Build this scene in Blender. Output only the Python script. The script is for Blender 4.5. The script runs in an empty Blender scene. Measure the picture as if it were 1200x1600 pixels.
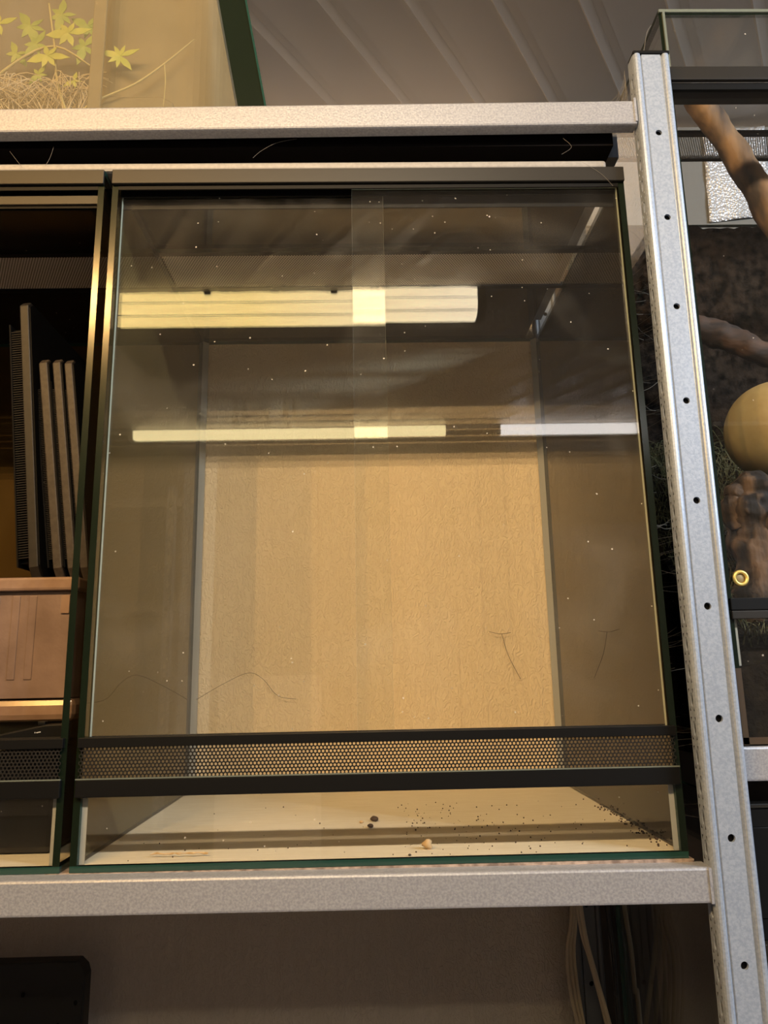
import bpy, bmesh, math, random
from mathutils import Vector, Matrix, noise
rnd = random.Random(7)
sc = bpy.context.scene
COL = sc.collection
CZ = 1.55                      # lens height; heights below are given relative to it
PI = math.pi

# ------------------------------------------------------------------ materials
def newmat(name):
    m = bpy.data.materials.new(name); m.use_nodes = True
    nt = m.node_tree; nt.nodes.clear()
    out = nt.nodes.new('ShaderNodeOutputMaterial')
    return m, nt, out
def nd(nt, t, **k):
    n = nt.nodes.new(t)
    for a, v in k.items(): setattr(n, a, v)
    return n
def ramp(nt, stops):
    r = nd(nt, 'ShaderNodeValToRGB'); e = r.color_ramp.elements
    while len(e) < len(stops): e.new(0.5)
    for i, (p, c) in enumerate(stops):
        e[i].position = p; e[i].color = (*c, 1) if len(c) == 3 else c
    return r
def math_(nt, op, a, b=None, clamp=False):
    n = nd(nt, 'ShaderNodeMath', operation=op); n.use_clamp = clamp
    for i, v in enumerate((a, b)):
        if v is None: continue
        if isinstance(v, (int, float)): n.inputs[i].default_value = v
        else: nt.links.new(v, n.inputs[i])
    return n.outputs[0]
def plain(name, col, rough=.5, metal=0., col2=None, nscale=40, stretch=(1,1,1), bump=0., bscale=None, detail=4, lo=.35, hi=.65, spec=.5, bdist=.001):
    m, nt, out = newmat(name); b = nd(nt, 'ShaderNodeBsdfPrincipled'); L = nt.links.new
    b.inputs['Base Color'].default_value = (*col, 1); b.inputs['Roughness'].default_value = rough
    b.inputs['Metallic'].default_value = metal; b.inputs['Specular IOR Level'].default_value = spec
    tc = nd(nt, 'ShaderNodeTexCoord'); mp = nd(nt, 'ShaderNodeMapping'); mp.inputs['Scale'].default_value = stretch
    L(tc.outputs['Object'], mp.inputs['Vector'])
    if col2:
        n = nd(nt, 'ShaderNodeTexNoise'); n.inputs['Scale'].default_value = nscale; n.inputs['Detail'].default_value = detail
        L(mp.outputs[0], n.inputs['Vector'])
        r = ramp(nt, [(lo, col), (hi, col2)]); L(n.outputs['Fac'], r.inputs[0]); L(r.outputs[0], b.inputs['Base Color'])
    if bump:
        n2 = nd(nt, 'ShaderNodeTexNoise'); n2.inputs['Scale'].default_value = bscale or nscale; n2.inputs['Detail'].default_value = 3
        L(mp.outputs[0], n2.inputs['Vector'])
        bp = nd(nt, 'ShaderNodeBump'); bp.inputs['Strength'].default_value = bump; bp.inputs['Distance'].default_value = bdist
        L(n2.outputs['Fac'], bp.inputs['Height']); L(bp.outputs[0], b.inputs['Normal'])
    L(b.outputs[0], out.inputs[0]); return m
def glass(name, tint=(.985,.99,.985), haze=.012, specks=.5, smudge=.03, dustcol=(.75,.7,.6), f0=.034, rough=0.):
    """a thin pane: clear, mirror-like after Schlick, with a film of dust, specks and wiped smudges"""
    m, nt, out = newmat(name); L = nt.links.new
    g = nd(nt, 'ShaderNodeNewGeometry')
    dt = nd(nt, 'ShaderNodeVectorMath', operation='DOT_PRODUCT'); L(g.outputs['Incoming'], dt.inputs[0]); L(g.outputs['Normal'], dt.inputs[1])
    c = math_(nt, 'ABSOLUTE', dt.outputs['Value']); c = math_(nt, 'SUBTRACT', 1., c, True)
    f = math_(nt, 'POWER', c, 5.); f = math_(nt, 'MULTIPLY', f, 1-f0); f = math_(nt, 'ADD', f, f0, True)
    tr = nd(nt, 'ShaderNodeBsdfTransparent'); tr.inputs[0].default_value = (*tint, 1)
    gl = nd(nt, 'ShaderNodeBsdfGlossy'); gl.inputs['Roughness'].default_value = rough; gl.inputs[0].default_value = (1,1,1,1)
    m1 = nd(nt, 'ShaderNodeMixShader'); L(f, m1.inputs[0]); L(tr.outputs[0], m1.inputs[1]); L(gl.outputs[0], m1.inputs[2])
    tc = nd(nt, 'ShaderNodeTexCoord')
    v = nd(nt, 'ShaderNodeTexVoronoi'); v.inputs['Scale'].default_value = 95; L(tc.outputs['Object'], v.inputs['Vector'])
    nz = nd(nt, 'ShaderNodeTexNoise'); nz.inputs['Scale'].default_value = 500; L(tc.outputs['Object'], nz.inputs['Vector'])
    sep = nd(nt, 'ShaderNodeSeparateColor'); L(v.outputs['Color'], sep.inputs[0])
    rad = math_(nt, 'MULTIPLY', math_(nt, 'POWER', sep.outputs[0], 3.), .15)
    rad = math_(nt, 'MULTIPLY', rad, nz.outputs['Fac'])
    sp = math_(nt, 'LESS_THAN', v.outputs['Distance'], rad); sp = math_(nt, 'MULTIPLY', sp, specks)
    n = nd(nt, 'ShaderNodeTexNoise'); n.inputs['Scale'].default_value = 9; n.inputs['Detail'].default_value = 6; n.inputs['Distortion'].default_value = .6
    L(tc.outputs['Object'], n.inputs['Vector'])
    sm = math_(nt, 'SUBTRACT', n.outputs['Fac'], .52, True); sm = math_(nt, 'MULTIPLY', sm, smudge*6)
    d = math_(nt, 'ADD', math_(nt, 'ADD', sp, sm), haze, True)
    df = nd(nt, 'ShaderNodeBsdfDiffuse'); df.inputs[0].default_value = (*dustcol, 1)
    m2 = nd(nt, 'ShaderNodeMixShader'); L(d, m2.inputs[0]); L(m1.outputs[0], m2.inputs[1]); L(df.outputs[0], m2.inputs[2])
    L(m2.outputs[0], out.inputs[0]); return m
def emit(name, col, s):
    m, nt, out = newmat(name); e = nd(nt, 'ShaderNodeEmission'); e.inputs[0].default_value = (*col, 1); e.inputs[1].default_value = s
    nt.links.new(e.outputs[0], out.inputs[0]); return m

M = {}
M['pane']  = glass('pane_glass', haze=.0015, specks=.4, smudge=.004)
M['door']  = glass('door_glass', haze=.004, specks=.6, smudge=.016)
M['fog']   = glass('fogged_glass', haze=.15, specks=.3, smudge=.05, dustcol=(.33,.285,.18))
M['clean'] = glass('clean_glass', haze=.001, specks=.3, smudge=.002)
M['edge']  = plain('green_glass_edge', (.012,.045,.035), .12, spec=.6)
M['edge_grey'] = plain('greyish_glass_edge', (.13,.15,.125), .35)
M['edge_pale'] = plain('lit_glass_edge', (.38,.43,.35), .35)  # light caught on the door edges is put into this pale colour
M['edge_dark'] = plain('dark_glass_edge', (.006,.011,.006), .18, spec=.45)
M['black'] = plain('black_plastic', (.005,.005,.005), .5, spec=.14)
M['black_matt'] = plain('matt_black_plastic', (.014,.014,.015), .55, bump=.1, bscale=900)
M['strip'] = plain('grey_brown_strip', (.018,.016,.013), .4, spec=.35)
M['mesh']  = plain('perforated_black_metal', (.012,.011,.010), .5, .0, spec=.3)
M['seam']  = plain('clear_silicone', (.34,.34,.31), .35)
M['galv']  = plain('cool_lit_galvanised_steel', (.30,.355,.45), .38, .3, (.38,.44,.53), 420, bump=.12, bscale=700, detail=2)  # steel's own blue, deepened to carry the cool light on the uprights
M['beam']  = plain('galvanised_beam_steel', (.29,.30,.33), .36, .3, (.39,.40,.43), 520, bump=.15, bscale=600, detail=2)
M['steel_dark'] = plain('dull_steel', (.16,.17,.19), .45, .5)
M['alu']   = plain('aluminium_strip', (.27,.265,.25), .5, .05, (.32,.31,.295), 300)
M['board'] = plain('shaded_shelf_board', (.007,.006,.006), .8, spec=.03)  # shade under the upper shelf is put into this near-black colour
M['board_pale'] = plain('dusty_shelf_board', (.42,.33,.27), .8, 0, (.16,.12,.10), 160)
M['base']  = plain('pale_streaked_base', (.62,.55,.40), .55, 0, (.72,.66,.52), 26, (1,14,1), lo=.3, hi=.7)
M['shaded_wall'] = plain('shaded_wall_brown', (.055,.033,.009), .7, 0, (.04,.024,.007), 12, spec=.03)  # dim back wall behind the lids, its shade put into the colour
M['ceil']  = plain('white_ceiling_board', (.43,.405,.385), .5)
M['floor'] = plain('grey_floor', (.54,.50,.50), .6, 0, (.60,.56,.56), 20)
M['roomwall'] = plain('painted_room_wall', (.13,.115,.10), .7)
M['fix_white'] = plain('white_lamp_housing', (.8,.79,.76), .4)
M['fix_grey'] = plain('grey_lamp_cap', (.18,.17,.16), .4)
def emit_banded(name, col, s):
    m, nt, out = newmat(name); e = nd(nt, 'ShaderNodeEmission'); e.inputs[0].default_value = (*col, 1); L = nt.links.new
    tc = nd(nt, 'ShaderNodeTexCoord'); mp = nd(nt, 'ShaderNodeMapping'); mp.inputs['Scale'].default_value = (.15, 6, 6); L(tc.outputs['Object'], mp.inputs[0])
    n = nd(nt, 'ShaderNodeTexNoise'); n.inputs['Scale'].default_value = 32; n.inputs['Detail'].default_value = 3; L(mp.outputs[0], n.inputs['Vector'])
    r = ramp(nt, [(.3,(.72,.72,.72)),(.55,(1,1,1))]); L(n.outputs['Fac'], r.inputs[0]); L(math_(nt, 'MULTIPLY', r.outputs[0], s), e.inputs[1])
    sx = nd(nt, 'ShaderNodeSeparateXYZ'); L(tc.outputs['Object'], sx.inputs[0])
    r2 = ramp(nt, [(.0,col),(.55,col),(1.,(1,.82,.56))]); L(math_(nt, 'ADD', math_(nt, 'MULTIPLY', sx.outputs[0], .8), .5, True), r2.inputs[0]); L(r2.outputs[0], e.inputs[0])
    L(e.outputs[0], out.inputs[0]); return m
M['lamp_warm'] = emit_banded('warm_lamp_cover', (1,.71,.26), 14)
M['lamp_mid'] = emit('warm_tube_cover', (1,.80,.40), 11)
M['lamp_cool'] = emit('cool_tube_cover', (1,.93,.88), 10)
M['branch'] = plain('branch_wood', (.040,.026,.017), .75, 0, (.24,.14,.065), 34, (1,1,.35), bump=.6, bscale=60, lo=.42, hi=.66, bdist=.004)
M['branch_dark'] = plain('dark_branch_wood', (.020,.012,.008), .8, 0, (.11,.056,.030), 40, (.35,1,1), bump=.8, bscale=60, lo=.4, hi=.66, bdist=.004)
M['root']  = plain('root_wood', (.010,.007,.006), .85, 0, (.135,.08,.046), 60, (1,1,.16), bump=1., bscale=60, lo=.42, hi=.62, bdist=.006)
M['bark']  = plain('dark_bark_panel', (.002,.0018,.0015), .95, 0, (.030,.021,.015), 85, bump=1., bscale=70, bdist=.006, spec=.03)
M['soil']  = plain('dark_soil', (.005,.004,.003), .95, 0, (.016,.012,.008), 120, bump=1., bscale=150, bdist=.005, spec=.03)
M['moss']  = plain('dry_moss', (.075,.080,.040), .9, 0, (.13,.115,.062), 60, spec=.03)
M['ball']  = plain('tan_ball_clay', (.30,.215,.085), .6, 0, (.44,.34,.15), 30, bump=.25, bscale=220, lo=.3, hi=.75)
M['foil']  = None
M['brass'] = plain('brass', (.78,.58,.17), .38, .6)
M['brass_dull'] = plain('dull_brass', (.26,.21,.11), .5, .3)
M['bin']   = plain('pinkish_brown_plastic', (.15,.097,.070), .38, 0, (.21,.14,.105), 30, bump=.15, bscale=300)
M['tray']  = plain('glossy_brown_plastic', (.22,.135,.085), .2, 0, (.27,.175,.115), 50)
M['olive'] = plain('olive_plastic', (.10,.085,.05), .4)
M['lid']   = plain('black_lid_plastic', (.004,.004,.0045), .6, spec=.08)
M['lid_edge'] = plain('worn_lid_rim', (.013,.011,.0095), .5, 0, (.019,.016,.0135), 200, spec=.3)
M['lid_edge2'] = plain('dusty_lid_rim', (.034,.027,.022), .5, 0, (.052,.042,.034), 300, spec=.3)
M['white_print'] = plain('white_print', (.7,.7,.7), .5)
M['cable'] = plain('pale_cable', (.60,.50,.36), .5)
M['cable_dark'] = plain('dark_cable', (.03,.03,.032), .5)
M['darkpanel'] = plain('dark_brown_panel', (.085,.070,.060), .75, 0, (.105,.087,.075), 14, spec=.03)
M['leaf']  = plain('yellow_green_leaf', (.30,.34,.05), .5, 0, (.42,.42,.08), 60)
M['leafg'] = plain('green_leaf', (.16,.24,.04), .5, 0, (.30,.34,.07), 40)
M['stem']  = plain('pale_stem', (.42,.36,.16), .6)
M['grass'] = plain('dry_grass', (.55,.47,.33), .7)
M['tub']   = plain('tan_plastic_tub', (.15,.12,.064), .5, 0, (.18,.145,.08), 20)
M['greypanel'] = plain('grey_panel', (.13,.115,.10), .7, 0, (.17,.15,.13), 20)
M['shade_sheet'] = plain('wall_shade_sheet', (.15,.147,.136), .7)
M['mesh_top'] = plain('grey_perforated_metal', (.50,.47,.42), .5)
M['coat_dark'] = plain('dark_added_coat', (.008,.008,.008), .7, spec=.02)  # added coat that keeps the right side pane dark
M['coat_brown'] = plain('brown_reflection_coat', (.075,.052,.018), .7, spec=.03)  # brown of the mirrored wall is partly put into this added coat
M['slat'] = plain('dark_vent_slat', (.010,.0085,.0075), .6, spec=.15)
M['web']   = plain('cobweb_silk', (.20,.18,.15), .9)
M['crumb'] = plain('brown_crumb', (.06,.035,.02), .8)
M['crumb_pale'] = plain('pale_crumb', (.55,.38,.20), .8)
M['hair']  = plain('dark_hair', (.10,.07,.04), .6)
M['carton'] = plain('pale_carton', (.75,.72,.66), .6)
M['rust']  = plain('brown_silicone', (.05,.028,.010), .5)

def wallpaper(name, c1, c2):
    m, nt, out = newmat(name); L = nt.links.new
    b = nd(nt, 'ShaderNodeBsdfPrincipled'); b.inputs['Roughness'].default_value = .65; b.inputs['Specular IOR Level'].default_value = .25
    tc = nd(nt, 'ShaderNodeTexCoord'); mp = nd(nt, 'ShaderNodeMapping'); mp.inputs['Scale'].default_value = (1,1,.55); L(tc.outputs['Object'], mp.inputs[0])
    n1 = nd(nt, 'ShaderNodeTexNoise'); n1.inputs['Scale'].default_value = 150; n1.inputs['Detail'].default_value = 2; n1.inputs['Distortion'].default_value = 2.2; L(mp.outputs[0], n1.inputs['Vector'])
    mp2 = nd(nt, 'ShaderNodeMapping'); mp2.inputs['Scale'].default_value = (1,1,.10); L(tc.outputs['Object'], mp2.inputs[0])
    n2 = nd(nt, 'ShaderNodeTexNoise'); n2.inputs['Scale'].default_value = 130; n2.inputs['Detail'].default_value = 3; L(mp2.outputs[0], n2.inputs['Vector'])
    r = ramp(nt, [(.46,(0,0,0)),(.60,(1,1,1))]); L(n1.outputs['Fac'], r.inputs[0])
    h = math_(nt, 'ADD', r.outputs[0], math_(nt, 'MULTIPLY', n2.outputs['Fac'], .4))
    bp = nd(nt, 'ShaderNodeBump'); bp.inputs['Strength'].default_value = .6; bp.inputs['Distance'].default_value = .0012
    L(h, bp.inputs['Height']); L(bp.outputs[0], b.inputs['Normal'])
    r2 = ramp(nt, [(.3,c1),(.7,c2)]); L(n2.outputs['Fac'], r2.inputs[0]); L(r2.outputs[0], b.inputs['Base Color'])
    L(b.outputs[0], out.inputs[0]); return m
M['wallpaper'] = wallpaper('embossed_wallpaper', (.70,.62,.53), (.74,.66,.57))
M['papered'] = wallpaper('embossed_backing_paper', (.745,.60,.39), (.76,.615,.405))
def foil():
    m, nt, out = newmat('embossed_foil'); L = nt.links.new
    b = nd(nt, 'ShaderNodeBsdfPrincipled'); b.inputs['Base Color'].default_value = (.55,.545,.56,1); b.inputs['Metallic'].default_value = .35; b.inputs['Roughness'].default_value = .3
    tc = nd(nt, 'ShaderNodeTexCoord'); v = nd(nt, 'ShaderNodeTexVoronoi'); v.inputs['Scale'].default_value = 260; L(tc.outputs['Object'], v.inputs['Vector'])
    bp = nd(nt, 'ShaderNodeBump'); bp.inputs['Strength'].default_value = 1; bp.inputs['Distance'].default_value = .002; L(v.outputs['Distance'], bp.inputs['Height']); L(bp.outputs[0], b.inputs['Normal'])
    L(b.outputs[0], out.inputs[0]); return m
M['foil'] = foil()

# ------------------------------------------------------------------ mesh helpers
class MB:
    def __init__(s): s.v = []; s.f = []; s.m = []
    def add(s, vs, fs, mat=0):
        o = len(s.v); s.v += [tuple(v) for v in vs]
        for f in fs: s.f.append(tuple(i+o for i in f)); s.m.append(mat)
        return s
    def box(s, x0,x1,y0,y1,z0,z1, mat=0, edge=None, thin=None):
        """box; with edge set, the faces on the two big sides (axis thin) take mat and the rest take edge"""
        vs = [(x,y,z) for x in (x0,x1) for y in (y0,y1) for z in (z0,z1)]
        fs = [((0,1,3,2),'x'),((4,6,7,5),'x'),((0,4,5,1),'y'),((2,3,7,6),'y'),((0,2,6,4),'z'),((1,5,7,3),'z')]
        o = len(s.v); s.v += vs
        for f, ax in fs:
            s.f.append(tuple(i+o for i in f)); s.m.append(mat if edge is None or ax == thin else edge)
        return s
    def prism(s, poly, axis, a, b, mat=0):
        """extrude a 2D polygon along axis ('x': poly is (y,z); 'y': (x,z); 'z': (x,y))"""
        def p(q, t): return (t,q[0],q[1]) if axis == 'x' else (q[0],t,q[1]) if axis == 'y' else (q[0],q[1],t)
        n = len(poly); vs = [p(q,a) for q in poly]+[p(q,b) for q in poly]
        fs = [(i,(i+1)%n,(i+1)%n+n,i+n) for i in range(n)]+[tuple(range(n-1,-1,-1)), tuple(range(n,2*n))]
        return s.add(vs, fs, mat)
    def sheet(s, line, axis, a, b, mat=0):
        """open profile extruded (no caps)"""
        def p(q, t): return (t,q[0],q[1]) if axis == 'x' else (q[0],t,q[1]) if axis == 'y' else (q[0],q[1],t)
        n = len(line); vs = [p(q,a) for q in line]+[p(q,b) for q in line]
        return s.add(vs, [(i,i+1,i+1+n,i+n) for i in range(n-1)], mat)
    def tube(s, pts, rad, seg=8, mat=0, sub=4, rough=0., rs=30., cap=True):
        P = [Vector(p) for p in pts]; R = [rad]*len(P) if isinstance(rad,(int,float)) else list(rad)
        Q, RR = [], []
        for i in range(len(P)-1):
            p0, p1, p2, p3 = P[max(i-1,0)], P[i], P[i+1], P[min(i+2,len(P)-1)]
            for k in range(sub):
                t = k/sub
                Q.append(.5*((2*p1)+(p2-p0)*t+(2*p0-5*p1+4*p2-p3)*t*t+(3*p1-p0-3*p2+p3)*t**3)); RR.append(R[i]*(1-t)+R[i+1]*t)
        Q.append(P[-1]); RR.append(R[-1])
        vs = []; up = Vector((.13,.21,.97)); 
        for i, q in enumerate(Q):
            d = (Q[min(i+1,len(Q)-1)]-Q[max(i-1,0)]).normalized()
            if abs(d.dot(up)) > .95: up = Vector((.9,.3,.1))
            a = d.cross(up).normalized(); b = a.cross(d)
            for k in range(seg):
                th = 2*PI*k/seg; n = a*math.cos(th)+b*math.sin(th); r = RR[i]
                if rough: r *= 1+rough*noise.noise((q+n*RR[i])*rs)+.5*rough*noise.noise((q+n*RR[i])*rs*2.7)
                vs.append(q+n*r)
        fs = [(i*seg+k, i*seg+(k+1)%seg, (i+1)*seg+(k+1)%seg, (i+1)*seg+k) for i in range(len(Q)-1) for k in range(seg)]
        if cap: fs += [tuple(range(seg-1,-1,-1)), tuple(range((len(Q)-1)*seg, len(Q)*seg))]
        return s.add(vs, fs, mat)
    def blob(s, c, r, nu=16, nv=10, mat=0, rough=0., rs=30.):
        c = Vector(c); r = (r,r,r) if isinstance(r,(int,float)) else r; vs = []
        for j in range(nv+1):
            ph = PI*j/nv
            for i in range(nu):
                th = 2*PI*i/nu; n = Vector((math.sin(ph)*math.cos(th), math.sin(ph)*math.sin(th), math.cos(ph)))
                k = 1+(rough*noise.noise((c+Vector((n.x*r[0],n.y*r[1],n.z*r[2])))*rs) if rough else 0)
                vs.append(c+Vector((n.x*r[0]*k,n.y*r[1]*k,n.z*r[2]*k)))
        fs = [(j*nu+i,(j+1)*nu+i,(j+1)*nu+(i+1)%nu,j*nu+(i+1)%nu) for j in range(nv) for i in range(nu)]
        return s.add(vs, fs, mat)
    def hexplate(s, u0,u1,v0,v1, pitch, r, fn, n=12, mat=0):
        """perforated plate: hexagonal cells each with a real hole"""
        a = pitch/math.sqrt(3); dv = pitch*math.sqrt(3)/2
        rows = max(1, int((v1-v0)/dv)); off = (v1-v0-rows*dv)/2
        for j in range(rows):
            cv = v0+off+dv*(j+.5); cu = u0+pitch*(.5+.5*(j%2))
            while cu+pitch*.5 <= u1+1e-6:
                o = len(s.v)
                for k in range(n):
                    th = PI/2+2*PI*k/n
                    rr = a if n == 6 or k%2 == 0 else pitch/2
                    s.v.append(fn(cu+rr*math.cos(th), cv+rr*math.sin(th)))
                for k in range(n):
                    th = PI/2+2*PI*k/n; s.v.append(fn(cu+r*math.cos(th), cv+r*math.sin(th)))
                for k in range(n):
                    s.f.append((o+k,o+(k+1)%n,o+n+(k+1)%n,o+n+k)); s.m.append(mat)
                cu += pitch
        return s
    def holed(s, u0,u1,v0,v1, cu,cv, ru,rv, fn, n=16, depth=None, mat=0, fnb=None):
        """rectangle with an elliptical hole and a short collar"""
        o = len(s.v); per = []
        for k in range(n):
            th = 2*PI*k/n; c, d = math.cos(th), math.sin(th); m = max(abs(c),abs(d)); c, d = c/m, d/m
            per.append((cu+(u1-cu)*c if c > 0 else cu+(cu-u0)*c, cv+(v1-cv)*d if d > 0 else cv+(cv-v0)*d))
        s.v += [fn(*p) for p in per]
        s.v += [fn(cu+ru*math.cos(2*PI*k/n), cv+rv*math.sin(2*PI*k/n)) for k in range(n)]
        s.v += [fnb(cu+ru*math.cos(2*PI*k/n), cv+rv*math.sin(2*PI*k/n)) for k in range(n)]
        for k in range(n):
            q = (k+1)%n
            s.f += [(o+k,o+q,o+n+q,o+n+k),(o+n+k,o+n+q,o+2*n+q,o+2*n+k)]; s.m += [mat,mat]
        return s

ORG = {}
def link(o, parent=None):
    COL.objects.link(o)
    if parent: o.parent = parent
    return o
def tag(o, label=None, cat=None, group=None, kind=None):
    if label: o['label'] = label
    if cat: o['category'] = cat
    if group: o['group'] = group
    if kind: o['kind'] = kind
    return o
def thing(name, label, cat, loc, group=None):
    o = bpy.data.objects.new(name, None); o.empty_display_size = .02; link(o)
    o.location = (loc[0], loc[1], loc[2]); ORG[o] = Vector(loc)
    return tag(o, label, cat, group)
def mesh(name, mb, mats, parent=None, loc=None, smooth=False, bevel=0., solid=0., raw=False):
    """one mesh object; vertices are given in room space (z relative to the lens height)"""
    org = ORG[parent] if parent else (Vector(loc) if loc is not None else None)
    vs = [Vector((v[0],v[1],v[2]+CZ)) for v in mb.v]
    if org is None:
        lo = [min(v[i] for v in vs) for i in range(3)]; hi = [max(v[i] for v in vs) for i in range(3)]
        org = Vector(((lo[0]+hi[0])/2,(lo[1]+hi[1])/2,lo[2]))
    me = bpy.data.meshes.new(name); me.from_pydata([v-org for v in vs], [], mb.f)
    mats = mats if isinstance(mats,(list,tuple)) else [mats]
    for m in mats: me.materials.append(M[m])
    me.polygons.foreach_set('material_index', mb.m)
    bm = bmesh.new(); bm.from_mesh(me); bmesh.ops.remove_doubles(bm, verts=bm.verts, dist=1e-6)
    if not raw: bmesh.ops.recalc_face_normals(bm, faces=bm.faces)
    bm.to_mesh(me); bm.free()
    if smooth: me.polygons.foreach_set('use_smooth', [True]*len(me.polygons))
    me.update()
    o = bpy.data.objects.new(name, me); link(o, parent); ORG[o] = org
    if not parent: o.location = org
    if bevel:
        b = o.modifiers.new('bevel','BEVEL'); b.width = bevel; b.segments = 2; b.limit_method = 'ANGLE'; b.angle_limit = .7
    if solid:
        b = o.modifiers.new('thickness','SOLIDIFY'); b.thickness = solid; b.offset = 0
    return o
W = lambda x,y,h: (x, y, h+CZ)

# ------------------------------------------------------------------ the room
RX0, RX1, RY0, RY1, CEIL = -2.1, 2.5, -2.0, .45, .90
def struct(name, mb, mat, **k): return tag(mesh(name, mb, mat, **k), kind='structure')
struct('wall_back', MB().box(RX0-.1,RX1+.1,RY1,RY1+.06,-CZ,CEIL+.05), 'wallpaper')
struct('wall_front', MB().box(RX0-.1,RX1+.1,RY0-.06,RY0,-CZ,CEIL+.05), 'roomwall')
struct('wall_left', MB().box(RX0-.06,RX0,RY0,RY1,-CZ,CEIL+.05), 'roomwall')
struct('wall_right', MB().box(RX1,RX1+.06,RY0,RY1,-CZ,CEIL+.05), 'roomwall')
struct('floor', MB().box(RX0,RX1,RY0,RY1,-CZ-.05,-CZ), 'floor')
def ceiling():
    a = math.radians(33); d = Vector((math.sin(a),math.cos(a),0)); n = Vector((math.cos(a),-math.sin(a),0))
    bm = bmesh.new(); u = -.1533-.0998*40; prof = []
    for k in range(80):
        for du, dz in ((0,0),(.0003,-.0022),(.0022,-.0022),(.0042,.007),(.0148,.007),(.0150,-.0008),(.0162,-.0008),(.0168,0)): prof.append((u+du, CEIL+CZ+dz))
        u += .0998
    A = [bm.verts.new(n*p[0]-d*4+Vector((0,0,p[1]))) for p in prof]; B = [bm.verts.new(n*p[0]+d*4+Vector((0,0,p[1]))) for p in prof]
    for i in range(len(prof)-1): bm.faces.new((A[i],B[i],B[i+1],A[i+1]))
    for co, no in (((RX0,0,0),(-1,0,0)),((RX1,0,0),(1,0,0)),((0,RY0,0),(0,-1,0)),((0,RY1,0),(0,1,0))):
        bmesh.ops.bisect_plane(bm, geom=bm.verts[:]+bm.edges[:]+bm.faces[:], plane_co=co, plane_no=no, clear_outer=True)
    me = bpy.data.meshes.new('ceiling'); bm.to_mesh(me); bm.free(); me.materials.append(M['ceil'])
    o = bpy.data.objects.new('ceiling', me); link(o); tag(o, kind='structure')
    s = o.modifiers.new('t','SOLIDIFY'); s.thickness = .01; s.offset = 1
ceiling()
struct('trim_1', MB().box(RX0,RX1,RY0,RY0+.012,CEIL-.022,CEIL), 'fix_white')

# ------------------------------------------------------------------ lamps of the room
def spot(x, y, h, energy, col, rot=(0,0,0), size=176, r=0.):
    l = bpy.data.lights.new('lamp', 'SPOT'); l.energy = energy; l.color = col; l.spot_size = math.radians(size); l.spot_blend = .05; l.shadow_soft_size = r
    o = bpy.data.objects.new('lamp', l); link(o); o.location = W(x,y,h); o.rotation_euler = rot
def ceiling_lamp(label, x0, x1, mat, energy, col, n=6, bias=0., col2=None):
    yc = -1.006
    t = thing('batten_light', label, 'ceiling light', W((x0+x1)/2, yc, .90), 'batten lights of the room')
    mesh('lamp_housing', MB().box(x0,x1,yc-.04,yc+.04,.893,.90), 'fix_white', t)
    prof = [(yc-.037,.893),(yc-.037,.85),(yc-.030,.836),(yc-.015,.83),(yc+.015,.83),(yc+.030,.836),(yc+.037,.85),(yc+.037,.893)]
    mesh('lamp_cover', MB().prism(prof,'x',x0+.02,x1-.02), mat, t)
    ribs = MB()
    for y, z in ((yc+.0375,.866),(yc+.031,.836)): ribs.box(x0+.02,x1-.02,y-.0007,y+.0007,z-.0007,z+.0007)
    mesh('cover_rib', ribs, 'seam', t)
    pe = [(yc-.040,.893),(yc-.040,.848),(yc-.031,.832),(yc-.015,.826),(yc+.015,.826),(yc+.031,.832),(yc+.040,.848),(yc+.040,.893)]
    for a, b in ((x0,x0+.02),(x1-.02,x1)): mesh('end_cap', MB().prism(pe,'x',a,b), 'fix_grey', t)
    for i in range(4):
        x = x1-.36-.30*i
        mesh('cover_clip', MB().box(x-.008,x+.008,yc+.036,yc+.042,.885,.90), 'black', t)
    for i in range(n):
        for h in (.838,.862,.886): spot(x0+.05+(x1-x0-.1)*(i+.5)/n, yc+.0405, h, energy/n/3*(1+bias*(1-2*(i+.5)/n)), [a+(b-a)*(i/(n-1))**1.5 for a, b in zip(col, col2 or col)], rot=(math.radians(4),0,0), size=179.5)
    return t
ceiling_lamp('warm yellow batten light mirrored large across the upper half of the glass doors', -.97, .285, 'lamp_warm', 92, (1,.52,.13), bias=.12, col2=(1,.86,.66))
ceiling_lamp('cool white batten light on the ceiling to the right, lighting the steel upright', 1.25, 2.45, 'lamp_cool', 150, (.74,.86,1), bias=.5)
def wall_lamp(label, x0, x1, mat, energy, col):
    y = RY0
    t = thing('wall_batten_light', label, 'wall light', W((x0+x1)/2, y, .845), 'batten lights of the room')
    mesh('lamp_housing', MB().box(x0,x1,y,y+.02,.843,.884), 'fix_white', t)
    mesh('lamp_cover', MB().box(x0+.015,x1-.015,y+.02,y+.05,.846,.881), mat, t, bevel=.006)
    for a, b in ((x0,x0+.015),(x1-.015,x1)): mesh('end_cap', MB().box(a,b,y+.018,y+.052,.844,.883), 'fix_white', t)
    for i in range(3): spot(x0+(x1-x0)*(i+.5)/3, y+.06, .84, energy/3, col, rot=(math.radians(80),0,0), size=170)
wall_lamp('slim warm batten light mirrored as a thin bar left of centre in the glass doors', -.87, .30, 'lamp_mid', 1., (1,.74,.36))
wall_lamp('slim cool batten light mirrored at the right side of the glass doors', (.47), 1.03, 'lamp_cool', 2, (.92,.94,1))

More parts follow.
